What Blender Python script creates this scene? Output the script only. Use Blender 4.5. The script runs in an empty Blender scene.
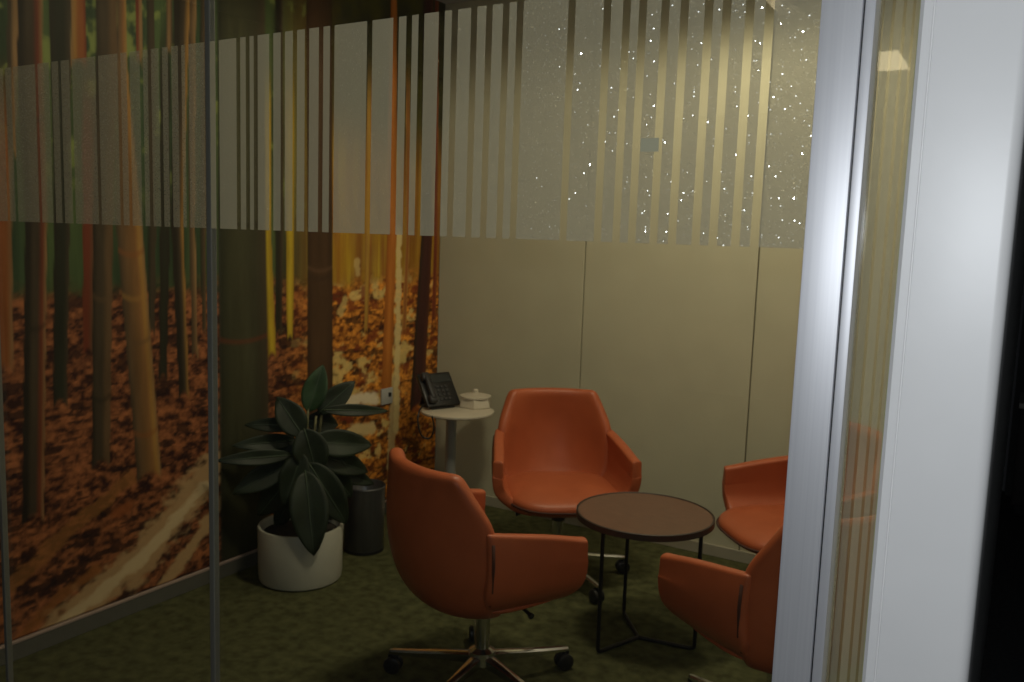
import bpy, bmesh, math, random
import numpy as np
from mathutils import Vector, Matrix
from math import sin, cos, pi, radians, sqrt, atan, atan2, hypot

S = bpy.context.scene
COL = S.collection
random.seed(7)

# ------------------------------------------------------------------ camera
IMG_W, IMG_H, FPX, EYE = 1024, 682, 860.0, 1.5
ROLL, PITCH = atan(239 / 7113), atan(FPX / 7117)
g = Vector((-sin(ROLL) * cos(PITCH), cos(ROLL) * cos(PITCH), sin(PITCH)))      # gravity in camera axes (x right, y down, z ahead)
UP = -g
lf = Vector((-927 - 512, 189 - 341, FPX)); lf -= lf.dot(UP) * UP; lf.normalize()
AX = -lf
AY = UP.cross(AX)
M = np.array([AX[:], AY[:], UP[:]])                                             # camera axes -> room axes
cam_d = bpy.data.cameras.new('camera'); cam = bpy.data.objects.new('camera', cam_d); COL.objects.link(cam)
cam_d.sensor_width = 36.0; cam_d.lens = FPX / IMG_W * 36.0; cam_d.clip_start = .02; cam_d.clip_end = 60
cam_d.dof.use_dof = True; cam_d.dof.focus_distance = 1.3; cam_d.dof.aperture_fstop = 11.0
r_, u_, b_ = M @ (1, 0, 0), M @ (0, -1, 0), M @ (0, 0, -1)
cam.matrix_world = Matrix(((r_[0], u_[0], b_[0], 0), (r_[1], u_[1], b_[1], 0), (r_[2], u_[2], b_[2], EYE), (0, 0, 0, 1)))
S.camera = cam

def ray(px, py): return M @ np.array([px - 512, py - 341, FPX])
def at_z(px, py, z=0.0): d = ray(px, py); t = (z - EYE) / d[2]; return Vector(d * t + (0, 0, EYE))
def at_y(px, py, y): d = ray(px, py); t = y / d[1]; return Vector(d * t + (0, 0, EYE))
def at_x(px, py, x): d = ray(px, py); t = x / d[0]; return Vector(d * t + (0, 0, EYE))
def at_plane(px, py, c, off=0.0):            # point of a pixel's ray on the upright plane through c that faces the eye, pushed by off
    n = np.array([c[0], c[1], 0.0]); L = np.linalg.norm(n); n /= L
    d = ray(px, py); t = (L + off) / d.dot(n); return Vector(d * t + (0, 0, EYE))

# ------------------------------------------------------------------ world, lights, exposure
w = bpy.data.worlds.new('world'); S.world = w; w.use_nodes = True
w.node_tree.nodes['Background'].inputs[0].default_value = (.62, .66, .72, 1)
w.node_tree.nodes['Background'].inputs[1].default_value = .006
S.view_settings.view_transform = 'Standard'; S.view_settings.look = 'None'
S.view_settings.gamma = 1; S.view_settings.use_curve_mapping = False
S.view_settings.exposure = 0.0
FLASH_W, ROOM_W, ROOM_COL = 23.0, 76.0, (1.0, .87, .62)

def lamp(name, kind, loc, energy, color, radius=.02, **k):
    d = bpy.data.lights.new(name, kind); d.energy = energy; d.color = color; d.shadow_soft_size = radius
    o = bpy.data.objects.new(name, d); o.location = loc; COL.objects.link(o)
    for a, b in k.items(): setattr(d, a, b)
    return o
lamp('camera_flash', 'POINT', (0.0, -.005, EYE + .055), FLASH_W, (.90, .95, 1.0), .014)
DL = (-.98, 3.38)                                                               # the lit ceiling downlight near the back wall
lamp('downlight_beam', 'SPOT', (DL[0], DL[1], 2.70), ROOM_W * .49, ROOM_COL, .16, spot_size=radians(156), spot_blend=.5)
DL2 = (-1.30, 2.45)                                                             # a second one over the middle of the room
lamp('downlight_beam', 'SPOT', (DL2[0], DL2[1], 2.70), ROOM_W * .90, ROOM_COL, .16, spot_size=radians(174), spot_blend=.22)

# ------------------------------------------------------------------ materials
def nt(name):
    m = bpy.data.materials.new(name); m.use_nodes = True
    n = m.node_tree; return m, n.nodes, n.links, n.nodes['Principled BSDF']
def mat(name, col, rough=.6, metal=0.0, noise=0.0, nscale=40, bump=0.0, bscale=200, spec=.5, aniso=0.0, emit=None, stretch=None):
    m, N, L, p = nt(name)
    p.inputs['Base Color'].default_value = (*col, 1); p.inputs['Roughness'].default_value = rough
    p.inputs['Metallic'].default_value = metal; p.inputs['Specular IOR Level'].default_value = spec
    if aniso: p.inputs['Anisotropic'].default_value = aniso
    tc = None
    if noise or bump:
        tc = N.new('ShaderNodeTexCoord'); src = tc.outputs['Object']
        if stretch:
            mp = N.new('ShaderNodeMapping'); mp.inputs['Scale'].default_value = stretch; L.new(src, mp.inputs['Vector']); src = mp.outputs['Vector']
    if noise:
        t = N.new('ShaderNodeTexNoise'); t.inputs['Scale'].default_value = nscale; t.inputs['Detail'].default_value = 4
        L.new(src, t.inputs['Vector'])
        r = N.new('ShaderNodeValToRGB')
        r.color_ramp.elements[0].position = .3; r.color_ramp.elements[1].position = .7
        r.color_ramp.elements[0].color = (*[c * (1 - noise) for c in col], 1)
        r.color_ramp.elements[1].color = (*[min(1, c * (1 + noise)) for c in col], 1)
        L.new(t.outputs['Fac'], r.inputs['Fac']); L.new(r.outputs['Color'], p.inputs['Base Color'])
    if bump:
        t = N.new('ShaderNodeTexNoise'); t.inputs['Scale'].default_value = bscale; t.inputs['Detail'].default_value = 3
        L.new(src, t.inputs['Vector'])
        b = N.new('ShaderNodeBump'); b.inputs['Strength'].default_value = bump; b.inputs['Distance'].default_value = .004
        L.new(t.outputs['Fac'], b.inputs['Height']); L.new(b.outputs['Normal'], p.inputs['Normal'])
    if emit:
        p.inputs['Emission Color'].default_value = (*emit[0], 1); p.inputs['Emission Strength'].default_value = emit[1]
    return m

LEATHER = mat('orange_leather', (.40, .098, .038), .42, bump=.12, bscale=260, noise=.06, nscale=14, spec=.4)
SEAM = mat('dark_seam', (.06, .018, .010), .8)
CHROME = mat('polished_steel', (.62, .62, .62), .2, 1.0)
BLACKP = mat('black_plastic', (.012, .012, .013), .4)
BLACKM = mat('black_steel', (.012, .011, .011), .45, .3)
WALNUT = mat('walnut_veneer', (.135, .070, .046), .42, noise=.28, nscale=9, stretch=(2.0, 22, 2.0))
EDGE = mat('dark_table_edge', (.030, .020, .016), .5)
CARPET = mat('moss_carpet', (.080, .083, .036), .95, noise=.38, nscale=22, bump=.9, bscale=420, spec=.1)
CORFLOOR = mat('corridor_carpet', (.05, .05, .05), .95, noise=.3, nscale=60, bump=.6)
PANEL = mat('beige_fabric_panel', (.52, .50, .37), .85, noise=.03, nscale=6, bump=.25, bscale=700, spec=.15)
GROOVE = mat('panel_groove', (.16, .15, .10), .8)
SKIRT = mat('beige_skirting', (.36, .335, .26), .6, noise=.04, nscale=30)
GSKIRT = mat('grey_skirting', (.10, .098, .082), .6, noise=.05, nscale=30)
PAINT = mat('white_wall_paint', (.70, .71, .70), .75, noise=.02, nscale=12)
SATIN = mat('white_satin_enamel', (.765, .76, .75), .38, noise=.02, nscale=9, bump=.02, bscale=60)
CEIL = mat('ceiling_board', (.55, .56, .54), .9, noise=.03, nscale=40)
WHITE = mat('white_laminate', (.62, .56, .45), .4, noise=.02, nscale=30)
POT = mat('white_glazed_planter', (.42, .415, .35), .35, noise=.03, nscale=10)
SOIL = mat('dark_soil', (.018, .013, .010), .95, noise=.5, nscale=60, bump=.8, bscale=90)
STEM = mat('pale_stem', (.20, .19, .09), .6, noise=.2, nscale=60)
LEAF = mat('dark_green_leaf', (.016, .025, .013), .55, noise=.35, nscale=12, spec=.4)
LEAF2 = mat('fresh_green_leaf', (.024, .055, .022), .55, noise=.35, nscale=12, spec=.4)
BIN = mat('dark_bin_metal', (.12, .12, .125), .35, .6, noise=.1, nscale=8, stretch=(8, 8, .5))
GREYM = mat('pale_grey_metal', (.36, .37, .36), .4, .3)
RIB = mat('leaf_midrib', (.05, .075, .04), .6)
PLATE = mat('grey_socket_plastic', (.42, .42, .40), .5)
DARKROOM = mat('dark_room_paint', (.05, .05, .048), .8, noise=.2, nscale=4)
DARKWOOD = mat('dark_cabinet', (.030, .022, .020), .6, noise=.3, nscale=6, stretch=(1, 1, 12))
SILICONE = mat('glass_edge_joint', (.15, .145, .115), .6, spec=.3)
GLASSEDGE = mat('green_glass_edge', (.36, .36, .17), .4)
GREYSCREEN = mat('grey_lcd', (.03, .034, .036), .2)
KEYS = mat('charcoal_keys', (.03, .03, .032), .5)
LAMPON = mat('lit_diffuser', (.9, .85, .75), .5, emit=((1.0, .86, .58), 6.0))
CORLAMP = mat('corridor_lit_diffuser', (.9, .88, .8), .5, emit=((1.0, .82, .50), 4.5))

def brushed():
    m, N, L, p = nt('brushed_aluminium')
    p.inputs['Metallic'].default_value = .6; p.inputs['Roughness'].default_value = .52
    p.inputs['Anisotropic'].default_value = .5; p.inputs['Anisotropic Rotation'].default_value = 0
    tc = N.new('ShaderNodeTexCoord'); mp = N.new('ShaderNodeMapping'); mp.inputs['Scale'].default_value = (260, 260, 1.6)
    t = N.new('ShaderNodeTexNoise'); t.inputs['Scale'].default_value = 1.0; t.inputs['Detail'].default_value = 3
    L.new(tc.outputs['Object'], mp.inputs['Vector']); L.new(mp.outputs['Vector'], t.inputs['Vector'])
    r = N.new('ShaderNodeValToRGB')
    r.color_ramp.elements[0].color = (.74, .745, .78, 1); r.color_ramp.elements[1].color = (.90, .905, .93, 1)
    L.new(t.outputs['Fac'], r.inputs['Fac']); L.new(r.outputs['Color'], p.inputs['Base Color'])
    tg = N.new('ShaderNodeTangent'); tg.direction_type = 'RADIAL'; tg.axis = 'Z'; L.new(tg.outputs['Tangent'], p.inputs['Tangent'])
    return m
ALU = brushed()

def schlick(N, L, f0=.045):
    lw = N.new('ShaderNodeLayerWeight'); lw.inputs['Blend'].default_value = .5
    pw = N.new('ShaderNodeMath'); pw.operation = 'POWER'; pw.inputs[1].default_value = 5; L.new(lw.outputs['Facing'], pw.inputs[0])
    ma = N.new('ShaderNodeMath'); ma.operation = 'MULTIPLY_ADD'; ma.inputs[1].default_value = 1 - f0; ma.inputs[2].default_value = f0
    L.new(pw.outputs[0], ma.inputs[0]); return ma.outputs[0]
def glass(name, tint):
    m, N, L, p = nt(name); N.remove(p); out = N['Material Output']
    tr = N.new('ShaderNodeBsdfTransparent'); tr.inputs[0].default_value = (*tint, 1)
    gl = N.new('ShaderNodeBsdfGlossy'); gl.inputs['Roughness'].default_value = .015
    mx = N.new('ShaderNodeMixShader'); L.new(schlick(N, L), mx.inputs[0]); L.new(tr.outputs[0], mx.inputs[1]); L.new(gl.outputs[0], mx.inputs[2])
    L.new(mx.outputs[0], out.inputs['Surface']); return m
GLASS = glass('clear_glass', (.925, .935, .915))

def film(name, refl, trans, clear, glitter=True):
    m, N, L, p = nt(name); N.remove(p); out = N['Material Output']
    df = N.new('ShaderNodeBsdfDiffuse'); df.inputs[0].default_value = (*refl, 1)
    tl = N.new('ShaderNodeBsdfTranslucent'); tl.inputs[0].default_value = (*trans, 1)
    ad = N.new('ShaderNodeAddShader'); L.new(df.outputs[0], ad.inputs[0]); L.new(tl.outputs[0], ad.inputs[1])
    tr = N.new('ShaderNodeBsdfTransparent')
    mx = N.new('ShaderNodeMixShader'); mx.inputs[0].default_value = clear
    L.new(ad.outputs[0], mx.inputs[1]); L.new(tr.outputs[0], mx.inputs[2]); res = mx.outputs[0]
    if glitter:   # tiny etched facets, each tilted its own way: they sparkle only where one faces the flash
        geo = N.new('ShaderNodeNewGeometry')
        vo = N.new('ShaderNodeTexVoronoi'); vo.inputs['Scale'].default_value = 330; L.new(geo.outputs['Position'], vo.inputs['Vector'])
        su = N.new('ShaderNodeVectorMath'); su.operation = 'SUBTRACT'; su.inputs[1].default_value = (.5, .5, .5); L.new(vo.outputs['Color'], su.inputs[0])
        sc = N.new('ShaderNodeVectorMath'); sc.operation = 'MULTIPLY'; sc.inputs[1].default_value = (1.7, 0, 1.35); 
        ln = N.new('ShaderNodeVectorMath'); ln.operation = 'LENGTH'; L.new(su.outputs[0], ln.inputs[0])
        s2 = N.new('ShaderNodeVectorMath'); s2.operation = 'SCALE'; L.new(su.outputs[0], s2.inputs[0]); L.new(ln.outputs['Value'], s2.inputs['Scale']); L.new(s2.outputs[0], sc.inputs[0])
        an = N.new('ShaderNodeVectorMath'); an.operation = 'ADD'; L.new(sc.outputs[0], an.inputs[0]); L.new(geo.outputs['Normal'], an.inputs[1])
        nm = N.new('ShaderNodeVectorMath'); nm.operation = 'NORMALIZE'; L.new(an.outputs[0], nm.inputs[0])
        gl = N.new('ShaderNodeBsdfGlossy'); gl.inputs['Roughness'].default_value = .17; L.new(nm.outputs[0], gl.inputs['Normal'])
        lt = N.new('ShaderNodeMath'); lt.operation = 'LESS_THAN'; lt.inputs[1].default_value = .37; L.new(vo.outputs['Distance'], lt.inputs[0])
        cx = N.new('ShaderNodeSeparateColor'); L.new(vo.outputs['Color'], cx.inputs[0])
        gt = N.new('ShaderNodeMath'); gt.operation = 'GREATER_THAN'; gt.inputs[1].default_value = .05; L.new(cx.outputs[1], gt.inputs[0])
        mu = N.new('ShaderNodeMath'); mu.operation = 'MULTIPLY'; L.new(lt.outputs[0], mu.inputs[0]); L.new(gt.outputs[0], mu.inputs[1])
        sz = N.new('ShaderNodeVectorMath'); sz.operation = 'SCALE'; sz.inputs[0].default_value = (.26, .27, .25); L.new(mu.outputs[0], sz.inputs['Scale'])
        L.new(sz.outputs[0], gl.inputs[0])
        mg = N.new('ShaderNodeAddShader'); L.new(res, mg.inputs[0]); L.new(gl.outputs[0], mg.inputs[1]); res = mg.outputs[0]
    L.new(res, out.inputs['Surface']); return m
FILM = film('frosted_film', (.295, .275, .20), (.15, .145, .11), .30)
FILM_LEFT = film('frosted_film_clearer', (.23, .205, .145), (.12, .115, .085), .46)  # for the left panes: darker and more see-through
REED = film('reeded_film', (.24, .235, .20), (.36, .35, .28), .34, False)

REED2 = film('reeded_film_clearer', (.16, .14, .09), (.42, .38, .25), .55, False)

# ------------------------------------------------------------------ helpers
def obj(name, bm, m, parent=None, smooth=None, loc=None, mods=()):
    me = bpy.data.meshes.new(name); bmesh.ops.recalc_face_normals(bm, faces=bm.faces[:]); bm.to_mesh(me); bm.free()
    o = bpy.data.objects.new(name, me); COL.objects.link(o); me.materials.append(m)
    if smooth is not None:
        for p in me.polygons: p.use_smooth = True
        if smooth < 180: me.set_sharp_from_angle(angle=radians(smooth))
    if loc: o.location = loc
    if parent: o.parent = parent
    for kind, kw in mods:
        md = o.modifiers.new(kind.lower(), kind)
        for a, b in kw.items(): setattr(md, a, b)
    return o
def thing(name, label, cat, loc=(0, 0, 0), rz=0.0, group=None):
    o = bpy.data.objects.new(name, None); COL.objects.link(o); o.empty_display_size = .1
    o.location = loc; o.rotation_euler = (0, 0, rz); tag(o, label, cat, group); return o
def tag(o, label, cat, group=None):
    o['label'] = label; o['category'] = cat
    if group: o['group'] = group
    return o
def struct(o): o['kind'] = 'structure'; return o
def copy_tree(o, parent=None):
    c = o.copy(); COL.objects.link(c)
    if parent: c.parent = parent
    for ch in list(o.children): copy_tree(ch, c)
    return c
def box(bm, x0, x1, y0, y1, z0, z1, bev=0.0, seg=2):
    b = bmesh.new(); bmesh.ops.create_cube(b, size=1)
    bmesh.ops.scale(b, vec=(x1 - x0, y1 - y0, z1 - z0), verts=b.verts[:])
    bmesh.ops.translate(b, vec=((x0 + x1) / 2, (y0 + y1) / 2, (z0 + z1) / 2), verts=b.verts[:])
    if bev: bmesh.ops.bevel(b, geom=b.edges[:], offset=bev, segments=seg, affect='EDGES', profile=.5)
    join(bm, b)
def join(bm, b, mtx=None):
    if mtx is not None: b.transform(mtx)
    t = bpy.data.meshes.new('t'); b.to_mesh(t); b.free(); bm.from_mesh(t); bpy.data.meshes.remove(t)
def lathe(bm, prof, n=40, ctr=(0, 0, 0)):
    rings = []
    for r, z in prof:
        if r < 1e-5: rings.append([bm.verts.new((ctr[0], ctr[1], ctr[2] + z))])
        else: rings.append([bm.verts.new((ctr[0] + r * cos(2 * pi * k / n), ctr[1] + r * sin(2 * pi * k / n), ctr[2] + z)) for k in range(n)])
    for a, b in zip(rings, rings[1:]):
        for k in range(n):
            k2 = (k + 1) % n
            f = [a[k % len(a)], a[k2 % len(a)], b[k2 % len(b)], b[k % len(b)]]
            u = []
            for v in f:
                if v not in u: u.append(v)
            if len(u) > 2: bm.faces.new(u)
def tube(bm, pts, rad, n=10, cap=True):
    pts = [Vector(p) for p in pts]; rads = rad if isinstance(rad, (list, tuple)) else [rad] * len(pts)
    rings = []; ref = None
    for i, p in enumerate(pts):
        t = (pts[min(i + 1, len(pts) - 1)] - pts[max(i - 1, 0)]).normalized()
        if ref is None: ref = t.orthogonal().normalized()
        ref = (ref - ref.dot(t) * t).normalized(); bn = t.cross(ref)
        rings.append([bm.verts.new(p + rads[i] * (cos(2 * pi * k / n) * ref + sin(2 * pi * k / n) * bn)) for k in range(n)])
    for a, b in zip(rings, rings[1:]):
        for k in range(n): bm.faces.new((a[k], a[(k + 1) % n], b[(k + 1) % n], b[k]))
    if cap: bm.faces.new(rings[0]); bm.faces.new(rings[-1])
def smooth_path(pts, n=6):
    P = [Vector(p) for p in pts]; P = [P[0]] + P + [P[-1]]; out = []
    for i in range(1, len(P) - 2):
        for k in range(n):
            t = k / n; a, b, c, d = P[i - 1:i + 3]
            out.append(.5 * ((2 * b) + (c - a) * t + (2 * a - 5 * b + 4 * c - d) * t * t + (3 * b - a - 3 * c + d) * t ** 3))
    return out + [P[-2]]
def grid(bm, f, nu, nv):
    V = [[bm.verts.new(f(i / nu, j / nv)) for i in range(nu + 1)] for j in range(nv + 1)]
    for j in range(nv):
        for i in range(nu): bm.faces.new((V[j][i], V[j][i + 1], V[j + 1][i + 1], V[j + 1][i]))
def interp(tab, t):
    n = len(tab) - 1; x = min(max(t, 0), 1) * n; i = min(int(x), n - 1); k = x - i
    a, b, c, d = (np.array(tab[max(0, min(n, j))], float) for j in (i - 1, i, i + 1, i + 2))
    return .5 * (2 * b + (c - a) * k + (2 * a - 5 * b + 4 * c - d) * k * k + (3 * b - a - 3 * c + d) * k ** 3)

# ------------------------------------------------------------------ the room
XL, YB, YG, ZC = -2.88, 3.98, 1.10, 2.75       # mural wall, back wall, glass line, ceiling
XR = -.138                                      # room face of the right wall
def sbox(name, m, *a, **k):
    b = bmesh.new(); box(b, *a, **k); return struct(obj(name, b, m))
floor = sbox('floor', CARPET, XL - .15, XR + .02, YG - .02, YB + .15, -.06, 0)
sbox('floor_corridor', CORFLOOR, -4.2, 2.2, -6.2, YG - .02, -.06, 0)
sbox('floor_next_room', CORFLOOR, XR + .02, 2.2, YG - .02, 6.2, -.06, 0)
sbox('ceiling', CEIL, XL - .15, XR + .02, YG - .02, YB + .15, ZC, ZC + .08)
sbox('ceiling_corridor', CEIL, -4.2, 2.2, -6.2, YG - .02, ZC, ZC + .08)
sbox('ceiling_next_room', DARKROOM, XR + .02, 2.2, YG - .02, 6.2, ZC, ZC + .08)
sbox('wall_left', PAINT, XL - .15, XL, YG - .05, YB + .15, 0, ZC)
wb = sbox('wall_back', GROOVE, XL, XR, YB, YB + .15, 0, ZC)
seams = [XL, -1.963, -1.080, -.197, XR]
for a, b in zip(seams, seams[1:]):
    bm = bmesh.new(); box(bm, a + .003, b - .003, YB - .012, YB + .002, .0, ZC, bev=.002); obj('panel', bm, PANEL, wb)
sbox('baseboard_back', SKIRT, XL + .02, XR, YB - .024, YB - .012, 0, .055, bev=.002)
# right wall, whose white enamelled end with a rounded edge faces the corridor
sbox('wall_right', PAINT, XR, -.030, 1.16, YB + .15, 0, ZC)
YE = 1.0
xl, xr = at_y(891, 341, YE).x, at_y(1003, 341, YE).x
bm = bmesh.new()
prof = [(xl, 1.155), (xl, YE + .004), (xl + .004, YE)]
R_ = .012
prof += [(xl + .0125, YE), (xl + .0131, YE + .0012), (xl + .0143, YE + .0012), (xl + .0149, YE)]
for k in range(9):
    a = pi / 2 * k / 8; prof.append((xr - R_ + R_ * sin(a), YE + R_ - R_ * cos(a)))
prof.append((xr, 1.155))
lo = [bm.verts.new((x, y, 0)) for x, y in prof]; hi = [bm.verts.new((x, y, ZC)) for x, y in prof]
n = len(prof)
for k in range(n): bm.faces.new((lo[k], lo[(k + 1) % n], hi[(k + 1) % n], hi[k]))
bm.faces.new(lo); bm.faces.new(hi)
struct(obj('trim_1', bm, SATIN, smooth=40))
# next room, dark
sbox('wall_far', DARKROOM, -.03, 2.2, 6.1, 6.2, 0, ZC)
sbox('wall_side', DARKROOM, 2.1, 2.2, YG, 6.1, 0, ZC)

# ------------------------------------------------------------------ bamboo mural on the left wall
def build_mural():
    MX = XL + .006
    y0, y1, z0, z1 = 1.16, YB - .016, .072, ZC
    st = .0065
    ny, nz = int((y1 - y0) / st), int((z1 - z0) / st)
    Yv = np.linspace(y0, y1, ny + 1); Zv = np.linspace(z0, z1, nz + 1)
    YY, ZZ = np.meshgrid(Yv, Zv)                     # [nz+1, ny+1]
    rg = np.random.default_rng(3)
    def vnoise(cy, cz, seed, octv=4):                # smooth value noise with cell sizes cy, cz in metres
        r = np.random.default_rng(seed); tot = np.zeros_like(YY); amp = 1.0; nrm = 0
        for o in range(octv):
            a, b = cy / 2 ** o, cz / 2 ** o
            gy, gz = int((y1 - y0) / a) + 3, int((z1 - z0) / b) + 3
            G = r.random((gz, gy)); u = (YY - y0) / a; v = (ZZ - z0) / b
            i = u.astype(int); j = v.astype(int); fu = u - i; fv = v - j
            fu = fu * fu * (3 - 2 * fu); fv = fv * fv * (3 - 2 * fv)
            tot += amp * ((G[j, i] * (1 - fu) + G[j, i + 1] * fu) * (1 - fv) + (G[j + 1, i] * (1 - fu) + G[j + 1, i + 1] * fu) * fv)
            nrm += amp; amp *= .6
        return tot / nrm
    def W(px, py): p = at_x(px, py, MX); return p.y, p.z
    def sm(a, b, x): t = np.clip((x - a) / (b - a), 0, 1); return t * t * (3 - 2 * t)
    C = np.zeros(YY.shape + (3,))
    def put(mask, col): C[:] = C * (1 - mask[..., None]) + np.asarray(col) * mask[..., None]
    # far foliage: green on the left, golden on the right
    yr = (YY - y0) / (y1 - y0)
    gold = sm(W(262, 300)[0], W(345, 300)[0], YY)
    n1 = vnoise(.10, .9, 11); n2 = vnoise(.07, .12, 12); n3 = vnoise(.03, .6, 13)
    green = (np.stack([.030 + .16 * n1 ** 2, .056 + .22 * n1 ** 2, .030 + .05 * n1 ** 2], -1) * (.55 + .9 * n3)[..., None])
    amber = np.stack([.26 + .42 * n1, .12 + .25 * n1 * n3 * 2, .015 + .03 * n2], -1) * (.45 + .95 * n3)[..., None]
    C[:] = green * (1 - gold[..., None]) + amber * gold[..., None]
    hi_dark = sm(1.75, 2.15, ZZ) * gold                      # dark leafy canopy over the golden part
    can = np.stack([.035 + .09 * n2 ** 2, .035 + .085 * n2 ** 2, .012 + .02 * n1], -1)
    C[:] = C * (1 - hi_dark[..., None]) + can * hi_dark[..., None]
    lite = sm(.60, .72, vnoise(.09, .10, 21)) * (1 - gold) * sm(1.5, 1.8, ZZ)
    put(lite * .8, (.30, .36, .10))
    # leaf litter ground
    hz = np.interp(YY, [W(0, 300)[0], W(100, 290)[0], W(200, 285)[0], W(330, 285)[0], W(440, 275)[0]],
                   [W(0, 300)[1], W(100, 290)[1], W(200, 285)[1], W(330, 285)[1], W(440, 275)[1]])
    gm = sm(.05, -.05, ZZ - hz - .12 * (vnoise(.12, .05, 31) - .5))
    l1 = vnoise(.07, .035, 32); l2 = vnoise(.025, .016, 33); l3 = vnoise(.35, .10, 34)
    lit = np.clip(.22 + 1.5 * (l1 - .5) + 2.6 * (l2 - .5) + .6 * l3, 0, 1.4)
    br = np.stack([.045 + .34 * lit, .016 + .120 * lit, .012 + .040 * lit], -1)
    yl = np.stack([.16 + .72 * lit, .045 + .29 * lit, .012 + .035 * lit], -1)
    gcol = br * (1 - gold[..., None]) + yl * gold[..., None]
    C[:] = C * (1 - gm[..., None]) + gcol * gm[..., None]
    put(gm * sm(.56, .64, vnoise(.09, .03, 35)) * .8, (.020, .010, .010))       # dark gaps between drifts
    put(gm * gold * sm(.57, .70, vnoise(.10, .07, 36)) * .8, (.85, .62, .22))    # sunlit leaves
    put(gm * gold * sm(.60, .68, vnoise(.09, .05, 37)) * .8, (.22, .04, .015))
    # long sun streaks across the ground
    def streak(pts, wpx, col, seed, amt=.9):
        a = [W(*p) for p in pts]
        d = np.full(YY.shape, 9.0)
        for (p, q) in zip(a, a[1:]):
            vx, vz = q[0] - p[0], q[1] - p[1]; L2 = vx * vx + vz * vz
            t = np.clip(((YY - p[0]) * vx + (ZZ - p[1]) * vz) / L2, 0, 1)
            d = np.minimum(d, np.hypot(YY - p[0] - t * vx, ZZ - p[1] - t * vz))
        rag = vnoise(.05, .03, seed)
        put(sm(wpx * 1.15, wpx * .55, d + wpx * 1.5 * (rag - .5)) * amt, col)
    streak([(60, 626), (135, 565), (212, 470)], .085, (.58, .37, .18), 41)
    streak([(60, 626), (140, 560), (205, 487)], .028, (.80, .62, .36), 42, .8)
    streak([(152, 600), (180, 565), (222, 500)], .032, (.62, .40, .19), 43)
    streak([(12, 585), (70, 530), (130, 478)], .030, (.42, .18, .05), 44, .55)
    streak([(20, 640), (55, 600), (95, 570)], .022, (.40, .15, .04), 45, .7)
    streak([(345, 402), (360, 399), (376, 399)], .034, (.95, .80, .56), 46, .95)
    streak([(350, 432), (372, 430)], .035, (.80, .60, .28), 47)
    streak([(345, 300), (341, 312)], .026, (.80, .60, .22), 48, .6)
    streak([(357, 262), (358, 272)], .022, (.80, .60, .24), 49, .55)
    streak([(395, 380), (392, 440), (390, 465)], .035, (.62, .46, .22), 50)
    # trunks: list of pixels from top to foot with the half width there, shade tones from left to right edge
    def trunk(pts, tones, seed, nodes=(), foot=True, am=1.0):
        cw = []
        for (px, py, hw) in pts:
            yl_, zl_ = W(px - hw, py); yr_, zr_ = W(px + hw, py); cw.append(((yl_ + yr_) / 2, (zl_ + zr_) / 2, abs(yr_ - yl_) / 2))
        cw.sort(key=lambda c: c[1]); zz = [c[1] for c in cw]
        yc = np.interp(ZZ, zz, [c[0] for c in cw]); hw = np.interp(ZZ, zz, [c[2] for c in cw])
        s = (YY - yc) / hw
        m = sm(1.06, .94, np.abs(s)) * am
        if pts[0][1] > -10: m = m * sm(zz[-1] + .05, zz[-1] - .30, ZZ)
        if foot: m = m * sm(zz[0] - .015, zz[0] + .015, ZZ - .03 * (1 - np.clip(s * s, 0, 1)) + .03)
        tn = np.asarray(tones); xs = np.linspace(-1, 1, len(tn))
        col = np.stack([np.interp(s, xs, tn[:, k]) for k in range(3)], -1)
        mott = .72 + .56 * vnoise(.03, .22, seed)
        col = col * mott[..., None]
        for (npy, t2) in nodes:
            zn = W(pts[0][0], npy)[1]; kk = .45 * sm(.018, .002, np.abs(ZZ - zn - .02 * (s * s)))[..., None]; col = col * (1 - kk) + np.asarray(t2) * kk
        C[:] = C * (1 - m[..., None]) + col * m[..., None]
    GD, GB, TN, OR, RD, DK = (.030, .032, .018), (.075, .055, .032), (.34, .20, .085), (.34, .11, .030), (.20, .045, .020), (.028, .022, .014)
    MB_, GL = (.16, .095, .045), (.46, .24, .060)
    trunk([(165, 0, 5), (165, 230, 5), (163, 375, 4)], [DK, GD, DK], 60)
    trunk([(150, -10, 4), (152, 225, 4), (152, 330, 3)], [GD, GB, GB], 61)
    trunk([(192, -10, 4), (192, 225, 3), (195, 352, 3)], [GB, MB_, TN], 62)
    trunk([(203, -10, 3), (203, 225, 3), (204, 330, 2)], [GD, GB, MB_], 63)
    trunk([(182, -10, 8), (177, 225, 6), (184, 392, 5)], [DK, DK, GB, GL], 64)
    trunk([(3, 60, 9), (3, 225, 9), (5, 365, 8)], [RD, OR, OR, TN], 65)
    trunk([(12, -10, 5), (12, 60, 5), (12, 150, 4)], [GB, GB, TN, TN], 66)
    trunk([(60, -10, 11), (62, 225, 8), (60, 400, 7)], [DK, GD, GD, GB], 67)
    trunk([(89, 60, 7), (89, 225, 6), (88, 348, 5)], [RD, RD, MB_], 68)
    trunk([(78, -10, 7), (79, 60, 8)], [TN, GL, OR, OR, RD], 69)
    trunk([(106, -10, 11), (107, 50, 11), (103, 225, 10), (101, 460, 9)], [DK, GB, GB, MB_, MB_], 70, nodes=((300, MB_), (400, DK)))
    trunk([(29, -10, 13), (30, 60, 13), (36, 225, 11), (33, 515, 11)], [DK, DK, GB, GB, RD, TN], 71, nodes=((120, DK), (330, DK)))
    trunk([(122, -10, 4), (122, 60, 5), (129, 225, 13), (149, 472, 12)], [GB, MB_, (.20, .11, .045), (.25, .125, .045), (.30, .145, .050), GL, TN], 72, nodes=((255, OR), (300, GL), (345, MB_), (440, OR)))
    trunk([(139, -10, 3), (139, 60, 3)], [RD, RD, TN, TN], 85)
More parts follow.
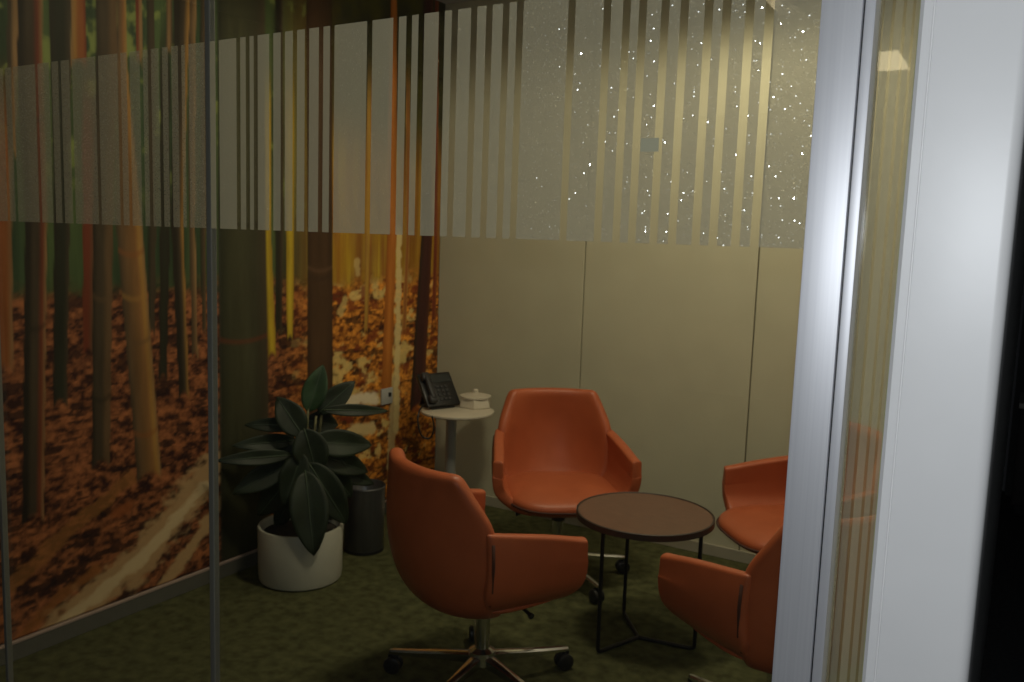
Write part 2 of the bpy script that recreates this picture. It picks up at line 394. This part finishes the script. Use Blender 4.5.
    trunk([(14, -10, 3.5), (14, 66, 3.5)], [GB, TN, TN], 86)
    trunk([(169, -10, 3), (169, 50, 3)], [GB, TN, GB], 87)
    streak([(118, 512), (126, 508)], .03, (.34, .10, .03), 73, .8)
    trunk([(266, 60, 5), (266, 230, 5), (272, 352, 4)], [(.36, .22, .02), (.62, .44, .03), (.42, .26, .03)], 74)
    trunk([(290, 60, 4), (290, 230, 4), (290, 335, 3)], [(.40, .25, .02), (.66, .48, .04), (.40, .25, .02)], 75)
    trunk([(279, -10, 4), (279, 230, 4), (279, 330, 3)], [GD, DK, GB], 76)
    trunk([(241, -20, 24), (242, 230, 24), (246, 570, 25)], [GD, (.060, .060, .030), (.072, .070, .036), (.060, .058, .032), GB], 77, nodes=((342, RD), (225, DK)))
    trunk([(319, -20, 13), (320, 230, 12.5), (320, 480, 13)], [(.050, .026, .014), (.085, .045, .022), (.085, .045, .022), (.085, .045, .022), (.055, .03, .016)], 78, nodes=((271, (.17, .09, .05)), (279, (.05, .03, .02))))
    streak([(399, 232), (398, 330), (396, 430)], .026, (.85, .66, .30), 79, .85)
    trunk([(394, -10, 3), (392, 235, 4.5), (386, 400, 5)], [(.36, .11, .02), (.58, .20, .035), (.42, .14, .025)], 80)
    trunk([(408, 60, 2), (408, 235, 2), (404, 330, 2)], [GL, OR, GL], 81)
    trunk([(370, 60, 2.5), (369, 235, 2.5), (366, 330, 2)], [GL, (.5, .3, .05), OR], 82)
    trunk([(428, -10, 5), (427, 235, 5.5), (417, 405, 7)], [DK, (.075, .028, .022), (.065, .024, .02), (.12, .04, .02)], 83)
    trunk([(437, -10, 2), (436, 235, 2), (434, 320, 2)], [RD, RD, OR], 84)
    C[:] *= (.78 + .10 * sm(W(200, 300)[0], W(340, 300)[0], YY))[..., None]  # print dimmed towards the glass front: light falloff painted into its colours
    C[:] = np.clip(C, .004, .95)
    # mesh: a thin printed sheet, front face gridded for the print
    nv = (ny + 1) * (nz + 1)
    co = np.empty((nv, 3), np.float32); co[:, 0] = MX; co[:, 1] = YY.ravel(); co[:, 2] = ZZ.ravel()
    idx = np.arange(nv).reshape(nz + 1, ny + 1)
    F = np.stack([idx[:-1, :-1], idx[:-1, 1:], idx[1:, 1:], idx[1:, :-1]], -1).reshape(-1, 4)
    # rim so that the sheet has its real thickness
    rim = np.concatenate([idx[0, :], idx[1:, -1], idx[-1, -2::-1], idx[-2:0:-1, 0]])
    bk = co[rim].copy(); bk[:, 0] = XL; co = np.concatenate([co, bk]); k = len(rim); bi = nv + np.arange(k)
    F2 = np.stack([rim, bi, np.roll(bi, -1), np.roll(rim, -1)], -1)
    F = np.concatenate([F, F2]); nf = len(F)
    me = bpy.data.meshes.new('wall_mural'); me.vertices.add(len(co)); me.vertices.foreach_set('co', co.ravel())
    me.loops.add(nf * 4); me.loops.foreach_set('vertex_index', F.ravel().astype(np.int32))
    me.polygons.add(nf); me.polygons.foreach_set('loop_start', (np.arange(nf) * 4).astype(np.int32))
    me.update(calc_edges=True); me.validate()
    ca = me.color_attributes.new('print', 'FLOAT_COLOR', 'POINT')
    cc = np.ones((len(co), 4), np.float32); cc[:nv, :3] = C.reshape(-1, 3); cc[nv:, :3] = (.45, .33, .28); ca.data.foreach_set('color', cc.ravel())
    m, N, L, p = nt('printed_vinyl'); at = N.new('ShaderNodeAttribute'); at.attribute_name = 'print'
    L.new(at.outputs['Color'], p.inputs['Base Color']); p.inputs['Roughness'].default_value = .6; p.inputs['Specular IOR Level'].default_value = .2
    o = bpy.data.objects.new('wall_mural', me); COL.objects.link(o); me.materials.append(m)
    return tag(o, 'large printed bamboo forest mural covering the left wall', 'mural')
build_mural()
sb = sbox('baseboard_left', GSKIRT, XL, XL + .014, 1.16, YB - .024, 0, .060, bev=.002)
bm = bmesh.new(); box(bm, XL, XL + .017, 1.16, YB - .024, .060, .070, bev=.002); obj('top_bead', bm, mat('pinkish_bead', (.36, .27, .23), .5), sb)

# ------------------------------------------------------------------ glass front, frosted band, posts
ZF0, ZF1 = 1.4975, 1.8365
slits = [-2.0069, -1.9746, -1.881, -1.8286, -1.7956, -1.7561, -1.6662, -1.5935, -1.5647, -1.5238, -1.4992, -1.4659, -1.4392, -1.41, -1.3898, -1.3064, -1.2506, -1.2266, -1.2063, -1.1676, -1.1396, -1.1109, -1.0827, -1.0506, -1.0258, -0.9455, -0.8918, -0.8657, -0.842, -0.8035, -0.7791, -0.7442, -0.7173, -0.6884, -0.6646, -0.5807, -0.5263, -0.4977, -0.4743, -0.4428, -0.4162, -0.3836, -0.3603, -0.3307, -0.3061]
JA, JB, PX0, PX1 = -2.092, -1.333, at_y(801, 341, YG).x, -.1795
def pane(name, x0, x1):
    b = bmesh.new(); box(b, x0, x1, YG + .001, YG + .011, .01, 2.70); o = struct(obj(name, b, GLASS))
    b = bmesh.new(); e = x0
    for s in sorted(slits) + [99]:
        if s < x0: continue
        h = .0050 if s < -1.0 else .0056
        q = min(s - h, x1)
        if q - e > .001:
            vs = [b.verts.new(v) for v in ((e, YG - .0006, ZF0), (q, YG - .0006, ZF0), (q, YG - .0006, ZF1), (e, YG - .0006, ZF1))]; b.faces.new(vs)
        if s + h > x1: break
        e = s + h
    if b.faces: obj('frosted_film', b, FILM if x0 > -1.4 else FILM_LEFT, o)
    else: b.free()
    return o
pane('window_1', XL + .02, JA - .006); pane('window_2', JA + .006, JB - .007); w3 = pane('window_3', JB + .007, PX0)
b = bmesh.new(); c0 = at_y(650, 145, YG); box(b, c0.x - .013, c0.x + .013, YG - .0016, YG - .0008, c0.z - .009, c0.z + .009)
obj('painted_reflection', b, mat('pale_teal_reflection', (.46, .44, .29), .5), w3)  # a reflection in the glass, painted as a small pale square
def joint(name, x, hw, m):
    b = bmesh.new(); box(b, x - hw, x + hw, YG - .001, YG + .013, .0, 2.72, bev=.002); return struct(obj(name, b, m))
joint('trim_2', JA, .006, SILICONE); joint('trim_3', JB, .007, SILICONE)
b = bmesh.new(); box(b, XL, PX1, YG - .018, YG + .03, 2.70, ZC); struct(obj('trim_4', b, ALU))
b = bmesh.new(); box(b, XL, PX0, YG - .010, YG + .022, 0, .014); struct(obj('trim_5', b, ALU))
# aluminium door post: wide face, groove, narrow lip
b = bmesh.new(); gx = at_y(837.5, 341, YG - .02).x
x0 = at_y(796.5, 341, YG - .02).x; x1 = at_y(849, 341, YG - .02).x
box(b, x0, gx - .0012, YG - .02, YG + .03, 0, 2.70, bev=.0012)
post = struct(obj('trim_6', b, ALU, smooth=30))
b = bmesh.new(); box(b, gx - .0012, gx + .0012, YG - .014, YG + .03, 0, 2.70); obj('groove', b, BLACKP, post)
b = bmesh.new(); box(b, gx + .0012, x1, YG - .02, YG + .03, 0, 2.70, bev=.0012); obj('lip', b, ALU, post, smooth=30)
# narrow reeded sidelight between post and wall
sx0, sx1 = x1 - .004, -.1368
b = bmesh.new(); box(b, sx0, sx1, YG + .001, YG + .011, .01, 2.72); w4 = struct(obj('window_4', b, GLASS))
wd = (sx1 - sx0 - .004); t_ = sx0 + .004
for k, (wid, mm) in enumerate(((.10, REED2), (.19, REED), (.08, REED2), (.20, REED), (.08, REED2), (.15, REED), (.07, REED2), (.13, REED))):
    b = bmesh.new(); a0 = t_; a1 = a0 + wid * wd; t_ = a1
    b.faces.new([b.verts.new(v) for v in ((a0, YG + .0118, .02), (a1, YG + .0118, .02), (a1, YG + .0118, 2.7), (a0, YG + .0118, 2.7))])
    obj('reeded_film', b, mm, w4)
b = bmesh.new(); box(b, sx1, sx1 + .003, YG - .002, YG + .014, 0, 2.72); obj('glass_edge', b, GLASSEDGE, w4)

# corridor ceiling panels (behind the camera; mirrored in the clear glass)
def ceil_panel(pxs, label):
    P = [at_z(px, py, ZC - .004) for px, py in pxs]
    xs = [p.x for p in P]; ys = [2 * (YG + .006) - p.y for p in P]
    t = thing('ceiling_panel_light', label, 'ceiling light', (sum(xs) / 4, sum(ys) / 4, ZC))
    x0, x1, y0, y1 = (xs[0] + xs[2]) / 2 - t.location.x, (xs[1] + xs[3]) / 2 - t.location.x, min(ys) - t.location.y, max(ys) - t.location.y
    b = bmesh.new()
    for a in ((x0 - .02, x0, y0 - .02, y1 + .02), (x1, x1 + .02, y0 - .02, y1 + .02), (x0, x1, y0 - .02, y0), (x0, x1, y1, y1 + .02)): box(b, *a, -.012, 0)
    obj('frame', b, WHITE, t); b = bmesh.new(); box(b, x0, x1, y0, y1, -.008, 0); obj('diffuser', b, CORLAMP, t)
ceil_panel([(872, 51), (908, 52), (868, 69), (904, 69)], 'small square corridor ceiling light, the one farther down the corridor')
ceil_panel([(759, 13), (785, 13), (763, -25), (789, -25)], 'larger corridor ceiling light, the one nearer to the glass front')

# ceiling downlight of the room
for (lx, ly), lb in ((DL, 'round recessed ceiling downlight above the back wall'), (DL2, 'round recessed ceiling downlight over the middle of the room')):
    t = thing('downlight', lb, 'ceiling light', (lx, ly, ZC))
    b = bmesh.new(); lathe(b, [(.06, 0), (.085, 0), (.085, -.006), (.06, -.010), (.06, 0)], 32); obj('ring', b, WHITE, t, smooth=30)
    b = bmesh.new(); lathe(b, [(0, -.003), (.06, -.003)], 32); obj('diffuser', b, LAMPON, t)

# ------------------------------------------------------------------ orange swivel armchairs (local +x is forward, +y is the sitter's left)
def make_chair():
    t = thing('swivel_armchair', '', 'chair', group='orange swivel armchairs round the table')
    ctr = [(-.02, .284), (-.14, .293), (-.238, .345), (-.296, .435), (-.324, .54), (-.332, .63), (-.326, .71), (-.308, .810)]
    edg = [(-.02, .150, .306), (-.09, .200, .332), (-.130, .252, .382), (-.142, .274, .455), (-.144, .280, .53), (-.150, .279, .628), (-.196, .256, .708), (-.256, .215, .800)]
    def back(u, v):
        s = 2 * u - 1; c = interp(ctr, v); e = interp(edg, v); k = abs(s) ** 2.3
        return (c[0] + (e[0] - c[0]) * k, -s * e[1], c[1] + (e[2] - c[1]) * abs(s) ** 2)
    b = bmesh.new(); grid(b, back, 14, 14)
    bk = obj('backrest', b, LEATHER, t, smooth=180, mods=(('SOLIDIFY', dict(thickness=.052, offset=-1, use_even_offset=True)), ('SUBSURF', dict(levels=2, render_levels=2))))
    def inward(o, out):                     # the padding grows inward from the outer skin
        p = o.data.polygons[len(o.data.polygons) // 2]
        o.modifiers[0].offset = -1 if Vector(p.normal).dot(Vector(out)) > 0 else 1
    inward(bk, (-1, 0, 0))
    for sd, nm in ((1, 'armrest'), (-1, 'armrest')):
        top = [(-.178, .640), (-.075, .624), (.05, .602), (.142, .581), (.172, .574)]
        def arm(u, v, sd=sd):
            f, zt = interp(top, u)
            f_bot = -.14 + u * .32; q = .032 * (1 - u) ** 2
            P = [(f, .300 + .020 * u - q, zt), (f + .003, .310 + .010 * u - q, zt - .06), (f + .004, .312 + .010 * u - q, .50), (f + .002, .304 + .008 * u - q, .44), (.5 * (f + f_bot), .276 - q, .393), (f_bot, .215 - q, .350), (f_bot, .140 - q, .330)]
            p = interp(P, v); return (p[0], sd * p[1], p[2])
        b = bmesh.new(); grid(b, arm, 12, 18)
        am = obj(nm, b, LEATHER, t, smooth=180, mods=(('SOLIDIFY', dict(thickness=.045, offset=1 if sd > 0 else -1, use_even_offset=True)), ('SUBSURF', dict(levels=2, render_levels=2))))
        inward(am, (0, sd, 0))
    # seat cushion: soft pad, rounded nose
    b = bmesh.new()
    def se(a, n): return math.copysign(abs(a) ** (2 / n), a)
    nu, nv = 48, 16
    rings = []
    for j in range(1, nv):
        ph = -pi / 2 + pi * j / nv
        rings.append([b.verts.new((.026 + .250 * se(cos(ph), 2.6) * se(cos(2 * pi * i / nu), 3.4), .252 * se(cos(ph), 2.6) * se(sin(2 * pi * i / nu), 3.4) * (1 - .10 * max(0, se(cos(2 * pi * i / nu), 3.4)) ** 3),
                       .398 + .052 * se(sin(ph), 2.4) - .012 * max(0, cos(2 * pi * i / nu)) ** 2)) for i in range(nu)])
    for r1, r2 in zip(rings, rings[1:]):
        for i in range(nu): b.faces.new((r1[i], r1[(i + 1) % nu], r2[(i + 1) % nu], r2[i]))
    b.faces.new(rings[0]); b.faces.new(rings[-1])
    st = obj('seat', b, LEATHER, t, smooth=180)
    b = bmesh.new()
    ringp = [(.026 + .254 * se(cos(2 * pi * i / 48), 3.4), .254 * se(sin(2 * pi * i / 48), 3.4) * (1 - .10 * max(0, se(cos(2 * pi * i / 48), 3.4)) ** 3), .392 - .012 * max(0, cos(2 * pi * i / 48)) ** 2) for i in range(-13, 14)]
    tube(b, ringp, .0045, 6); obj('piping', b, SEAM, st, smooth=180)
    # shell under the seat
    b = bmesh.new()
    def pan(u, v):
        a = 2 * pi * u; r = v
        return (.02 + .205 * r * se(cos(a), 3), .235 * r * se(sin(a), 3), .318 + .055 * r ** 3)
    grid(b, pan, 40, 8); bmesh.ops.remove_doubles(b, verts=b.verts[:], dist=1e-4)
    obj('seat_shell', b, LEATHER, t, smooth=180, mods=(('SOLIDIFY', dict(thickness=.012)),))
    # dark seam where back and arms meet
    for sd in (1, -1):
        b = bmesh.new(); tube(b, [(-.158, sd * .2775, .605), (-.158, sd * .2815, .54), (-.156, sd * .276, .46), (-.148, sd * .254, .408)], .0055, 8); obj('seam', b, SEAM, t, smooth=180)
    # gas lift, hub and lever
    b = bmesh.new(); lathe(b, [(0, .325), (.062, .325), (.060, .306), (.034, .300), (.030, .285), (.030, .262), (0, .262)], 28); obj('lift_column', b, BLACKP, t, smooth=40)
    b = bmesh.new(); lathe(b, [(0, .28), (.024, .28), (.025, .135), (.044, .125), (.050, .085), (.030, .070), (0, .070)], 28); obj('hub', b, CHROME, t, smooth=40)
    b = bmesh.new(); tube(b, smooth_path([(.03, -.03, .325), (.05, -.13, .318), (.052, -.20, .306)]), [.006] * 11 + [.010] * 2, 8); obj('lever', b, BLACKP, t, smooth=60)
    for k in range(5):
        b = bmesh.new()
        sec = []
        for r, hw, zt, zb in ((.030, .021, .116, .082), (.12, .017, .106, .078), (.22, .0135, .092, .072), (.308, .0115, .083, .068), (.325, .008, .080, .070)):
            sec.append([b.verts.new((r, y, z)) for y, z in ((-hw, zb), (hw, zb), (hw, zt - .006), (hw * .55, zt), (-hw * .55, zt), (-hw, zt - .006))])
        for a, c in zip(sec, sec[1:]):
            for i in range(6): b.faces.new((a[i], a[(i + 1) % 6], c[(i + 1) % 6], c[i]))
        b.faces.new(sec[0]); b.faces.new(sec[-1])
        lg = obj('leg', b, CHROME, t, smooth=35); lg.rotation_euler = (0, 0, 2 * pi * k / 5)
        b = bmesh.new()
        for s in (-1, 1):
            q = bmesh.new(); lathe(q, [(0, -.010), (.022, -.010), (.029, -.006), (.030, 0), (.029, .006), (.022, .010), (0, .010)], 24)
            join(b, q, Matrix.Translation((.312, s * .0145, .030)) @ Matrix.Rotation(pi / 2, 4, 'X'))
        box(b, .293, .331, -.004, .004, .028, .066, bev=.003); q = bmesh.new(); lathe(q, [(0, .05), (.008, .05), (.008, .072), (0, .072)], 12); join(b, q, Matrix.Translation((.310, 0, 0)))
        obj('caster', b, BLACKP, lg, smooth=40)
    return t
proto = make_chair()
chairs = [(-1.466, 2.315, 1.157, 55, 'orange armchair seen from behind, in front of the round table and nearest the potted plant'),
          (-1.705, 3.290, -.895, 43, 'orange armchair facing the camera against the beige back wall'),
          (-.705, 3.385, 3.86, 30, 'orange armchair at the far right of the round table, half behind the aluminium post'),
          (-.552, 2.520, 2.52, 158, 'orange armchair in the right foreground showing only its arm and a sliver of back')]
for i, (x, y, a, la, lb) in enumerate(chairs):
    c = proto if i == 0 else copy_tree(proto)
    c.location = (x, y, 0); c.rotation_euler = (0, 0, a); c['label'] = lb
    k = 0
    for ch in c.children:
        if ch.name.split('.')[0] == 'leg': ch.rotation_euler = (0, 0, radians(la) - a + 2 * pi * k / 5); k += 1

# ------------------------------------------------------------------ round coffee table
TC = (-1.158, 2.935); TZ = .497; TR = .256
t = thing('coffee_table', 'low round coffee table with brown wooden top and thin black wire legs', 'table', (*TC, 0))
b = bmesh.new(); lathe(b, [(0, TZ - .003), (TR - .012, TZ - .003), (TR - .008, TZ - .002), (TR - .008, TZ - .018), (0, TZ - .018)], 72); obj('tabletop', b, WALNUT, t, smooth=30)
b = bmesh.new(); lathe(b, [(TR - .008, TZ - .020), (TR - .008, TZ), (TR - .005, TZ + .002), (TR, TZ), (TR, TZ - .022), (TR - .006, TZ - .024), (TR - .012, TZ - .022), (TR - .008, TZ - .020)], 72); obj('rim', b, EDGE, t, smooth=40)
ft = [at_z(597, 654), at_z(632, 634), at_z(703, 654)]
angs = [atan2(ft[0].y - TC[1], ft[0].x - TC[0])]
for k in range(3):
    a = angs[0] + k * 2 * pi / 3; rr = .212
    top = (rr * cos(a), rr * sin(a), TZ - .018); bot = (rr * cos(a), rr * sin(a), .028); e = (rr - .02) * cos(a), (rr - .02) * sin(a), .0065
    b = bmesh.new(); tube(b, [top, bot] + smooth_path([bot, (rr * .985 * cos(a), rr * .985 * sin(a), .012), e], 4)[1:] + [(0, 0, .0065)], .0075, 10); obj('leg', b, BLACKM, t, smooth=60)
b = bmesh.new(); lathe(b, [(0, TZ - .0185), (.19, TZ - .0185), (.19, TZ - .026), (0, TZ - .026)], 40); obj('mounting_plate', b, BLACKM, t, smooth=30)

# ------------------------------------------------------------------ white side table with phone and lidded box
SC = (-2.498, 3.632); SZ = .60
t = thing('side_table', 'small round white pedestal table in the corner by the mural', 'table', (*SC, 0))
b = bmesh.new(); lathe(b, [(0, SZ), (.186, SZ), (.192, SZ - .004), (.192, SZ - .012), (.186, SZ - .018), (0, SZ - .018)], 56); obj('tabletop', b, WHITE, t, smooth=40)
b = bmesh.new(); lathe(b, [(.0, SZ - .018), (.06, SZ - .018), (.055, SZ - .026), (.030, SZ - .030), (.028, SZ - .05), (.028, .016), (0, .016)], 32, (-.035, 0, 0)); obj('column', b, GREYM, t, smooth=40)
b = bmesh.new(); lathe(b, [(0, .018), (.05, .018), (.165, .010), (.172, .006), (.170, 0), (0, 0)], 48); obj('base', b, WHITE, t, smooth=40)

pc = at_z(432, 408, SZ)
t = thing('desk_phone', 'black desk phone tilted up on the white corner table', 'phone', (pc.x - .01, pc.y + .05, SZ), radians(68))
def slab(bm, w_, h_, th, tilt, base):
    q = bmesh.new(); box(q, -w_ / 2, w_ / 2, -th / 2, th / 2, 0, h_, bev=.006); join(bm, q, Matrix.Translation(base) @ Matrix.Rotation(tilt, 4, 'X'))
TL = radians(-38)
b = bmesh.new(); slab(b, .20, .195, .026, TL, (.0, -.075, .014)); obj('body', b, BLACKP, t, smooth=40)
b = bmesh.new(); slab(b, .13, .10, .012, radians(20), (.0, .060, .002)); box(b, -.07, .07, -.075, .065, 0, .010, bev=.003); obj('stand', b, BLACKP, t, smooth=40)
FM = Matrix.Translation((0, -.075, .014)) @ Matrix.Rotation(TL, 4, 'X')
b = bmesh.new(); q = bmesh.new()
for zz, ln in ((.035, .045), (.165, .045)): box(q, -.092, -.045, -.046, -.014, zz - ln / 2, zz + ln / 2, bev=.010)
box(q, -.083, -.054, -.052, -.034, .03, .17, bev=.008); join(b, q, FM); obj('handset', b, KEYS, t, smooth=60)
b = bmesh.new(); q = bmesh.new(); box(q, -.03, .085, -.0155, -.0125, .135, .18, bev=.001); join(b, q, FM); obj('screen', b, GREYSCREEN, t)
for r in range(4):
    for c in range(3):
        b = bmesh.new(); q = bmesh.new(); box(q, -.018 + c * .026, .001 + c * .026, -.0175, -.0125, .028 + r * .024, .044 + r * .024, bev=.002, seg=1); join(b, q, FM); obj('key', b, KEYS, t)
inv = Matrix.Rotation(radians(-68), 4, 'Z') @ Matrix.Translation((-t.location.x, -t.location.y, -SZ))
cp = [at_plane(px, py, SC, off) for px, py, off in ((424, 404, -.05), (419, 412, -.12), (418, 424, -.15), (422, 436, -.15), (430, 438, -.15), (434, 428, -.15), (432, 416, -.15))]
b = bmesh.new(); tube(b, smooth_path([inv @ p for p in cp]), .0045, 8); obj('cord', b, BLACKP, t, smooth=180)

bc = at_z(473, 407, SZ)
t = thing('lidded_box', 'small white lidded box with a knob on the corner table', 'box', (bc.x, bc.y + .02, SZ))
b = bmesh.new(); lathe(b, [(0, 0), (.088, 0), (.092, .004), (.080, .052), (0, .052)], 6); obj('body', b, WHITE, t, smooth=30, mods=(('BEVEL', dict(width=.004, segments=2)),))
b = bmesh.new(); lathe(b, [(0, .052), (.083, .052), (.083, .060), (.034, .071), (.015, .075), (.015, .090), (.011, .094), (0, .094)], 24); obj('lid', b, WHITE, t, smooth=40)

# wall plate on the mural wall
p0 = at_x(386, 396, XL + .006)
t = thing('wall_socket', 'small grey wall socket plate low on the forest mural', 'wall socket', (XL + .006, p0.y, p0.z))
b = bmesh.new(); box(b, 0, .010, -.045, .045, -.043, .043, bev=.003); obj('plate', b, PLATE, t, smooth=40)
b = bmesh.new(); box(b, .008, .0125, .008, .030, -.005, .018, bev=.001); obj('insert', b, BLACKP, t)

# ------------------------------------------------------------------ potted plant and bin
PC = (-2.612, 2.628)
t = thing('potted_plant', 'leafy dark green plant in a white round pot by the mural', 'plant', (*PC, 0))
b = bmesh.new(); lathe(b, [(0, 0), (.164, 0), (.174, .008), (.178, .03), (.181, .235), (.178, .240), (.169, .240), (.166, .236), (.163, .03), (0, .03)], 64); obj('pot', b, POT, t, smooth=40)
b = bmesh.new(); lathe(b, [(0, .212), (.08, .216), (.1605, .205), (.1605, .19), (0, .19)], 40); obj('soil', b, SOIL, t, smooth=60)
TI = Matrix.Translation((-PC[0], -PC[1], 0))
def leaf(base, tip, wpx, ob, ot, fold=.25, droop=.0, m=LEAF):
    A = TI @ at_plane(*base, PC, ob); B = TI @ at_plane(*tip, PC, ot)
    while B.x + PC[0] < XL + .05 + wpx * .0016: ot -= .01; B = TI @ at_plane(*tip, PC, ot)
    ax = B - A; Ln = ax.length; ax.normalize()
    view = Vector((PC[0], PC[1], -1.0)).normalized()
    side = ax.cross(view); side = side.normalized() if side.length > .05 else ax.orthogonal().normalized()
    nrm = side.cross(ax).normalized()
    if nrm.dot(view) > 0: nrm = -nrm
    hw = wpx / 231.0 / 2
    b = bmesh.new(); nu, nv = 8, 14
    def f(u, v):
        s = 2 * u - 1; wd = hw * (sin(pi * min(1, v ** .82)) ** .75 if 0 < v < 1 else 0) + .0008
        sag = droop * (v ** 2 - v) * 4 * Ln * .25
        ripple = .05 * hw * sin(9 * v + 2 * s)
        return A + ax * (v * Ln) + side * (s * wd) + nrm * (fold * abs(s) * wd + ripple + .18 * Ln * (v - v * v)) + Vector((0, 0, -sag))
    grid(b, f, nu, nv)
    o = obj('leaf', b, m, t, smooth=180, mods=(('SOLIDIFY', dict(thickness=.0022)),))
    q = bmesh.new(); tube(q, [f(.5, v / 10) + nrm * .0015 for v in range(0, 11)], [.0030 - .00022 * v for v in range(11)], 6); obj('midrib', q, RIB, o, smooth=180)
    return A
LV = [((308, 412), (323, 365), 24, 0, .03, LEAF2), ((318, 414), (355, 381), 22, .02, .05, LEAF), ((322, 410), (389, 411), 12, -.03, .05, LEAF),
      ((303, 436), (277, 397), 28, -.02, .02, LEAF), ((300, 425), (244, 425), 14, .02, .02, LEAF), ((292, 455), (215, 461), 15, .0, .0, LEAF),
      ((292, 462), (232, 494), 24, .02, .05, LEAF), ((308, 442), (372, 445), 28, -.02, .05, LEAF), ((313, 452), (368, 472), 26, .0, .06, LEAF),
      ((305, 470), (314, 556), 36, -.12, -.20, LEAF), ((308, 462), (347, 524), 32, -.06, -.06, LEAF), ((296, 470), (258, 516), 30, .0, .02, LEAF),
      ((302, 452), (284, 507), 28, -.06, -.08, LEAF), ((304, 428), (318, 478), 34, -.05, -.05, LEAF), ((314, 446), (352, 498), 28, .02, .05, LEAF),
      ((298, 448), (262, 470), 24, .03, .05, LEAF), ((300, 470), (276, 530), 24, .06, .09, LEAF), ((310, 470), (332, 520), 30, .04, .06, LEAF),
      ((306, 420), (338, 425), 22, .05, .08, LEAF), ((298, 440), (232, 446), 16, .06, .09, LEAF), ((316, 462), (374, 484), 20, .05, .09, LEAF)]
for bs, tp, wp, o1, o2, mm in LV: leaf(bs, tp, wp, o1, o2, m=mm)
for (sx, sy), (tx, ty), o1 in (((300, 520), (308, 408), 0), ((304, 522), (316, 416), .02), ((296, 521), (302, 434), -.02), ((300, 524), (294, 456), .02), ((303, 520), (306, 468), -.06), ((306, 520), (322, 412), .03), ((299, 520), (300, 424), .02)):
    A = TI @ at_plane(300 + (sx - 300) * .8, 527, PC, 0); B = TI @ at_plane(tx, ty, PC, o1)
    b = bmesh.new(); tube(b, smooth_path([A, A.lerp(B, .5) + Vector((.004, .0, .0)), B], 5), .0055, 8); obj('stem', b, STEM, t, smooth=180)

bnc = at_z(364, 549); 
t = thing('waste_bin', 'dark cylindrical waste bin behind the potted plant', 'bin', (bnc.x, bnc.y + .0, 0))
b = bmesh.new(); lathe(b, [(0, 0), (.088, 0), (.092, .006), (.096, .30), (.099, .312), (.096, .318), (.091, .312), (.088, .02), (0, .02)], 48); obj('body', b, BIN, t, smooth=40)
b = bmesh.new(); lathe(b, [(.089, .014), (.0935, .014), (.0935, 0), (.089, 0), (.089, .014)], 48); obj('foot_ring', b, BLACKP, t, smooth=40)

# ------------------------------------------------------------------ dark next room: a low cabinet
t = thing('low_cabinet', 'dark low cabinet in the unlit room at the right edge', 'cabinet', (.45, 5.86, 0))
b = bmesh.new(); box(b, -.44, 1.0, -.22, .22, .06, .63, bev=.004); obj('body', b, DARKWOOD, t)
b = bmesh.new(); box(b, -.45, 1.01, -.24, .23, .63, .66, bev=.004); obj('worktop', b, mat('grey_worktop', (.5, .48, .42), .5), t)
for k in range(3):
    b = bmesh.new(); box(b, -.43 + k * .475, .035 + k * .475, -.236, -.221, .08, .61, bev=.002); d = obj('door', b, DARKWOOD, t)
    q = bmesh.new(); box(q, -.02 + k * .475, -.005 + k * .475, -.25, -.236, .46, .56, bev=.002); obj('handle', q, CHROME, d)
b = bmesh.new(); box(b, -.42, .98, -.19, .2, 0, .06); obj('plinth', b, BLACKP, t)
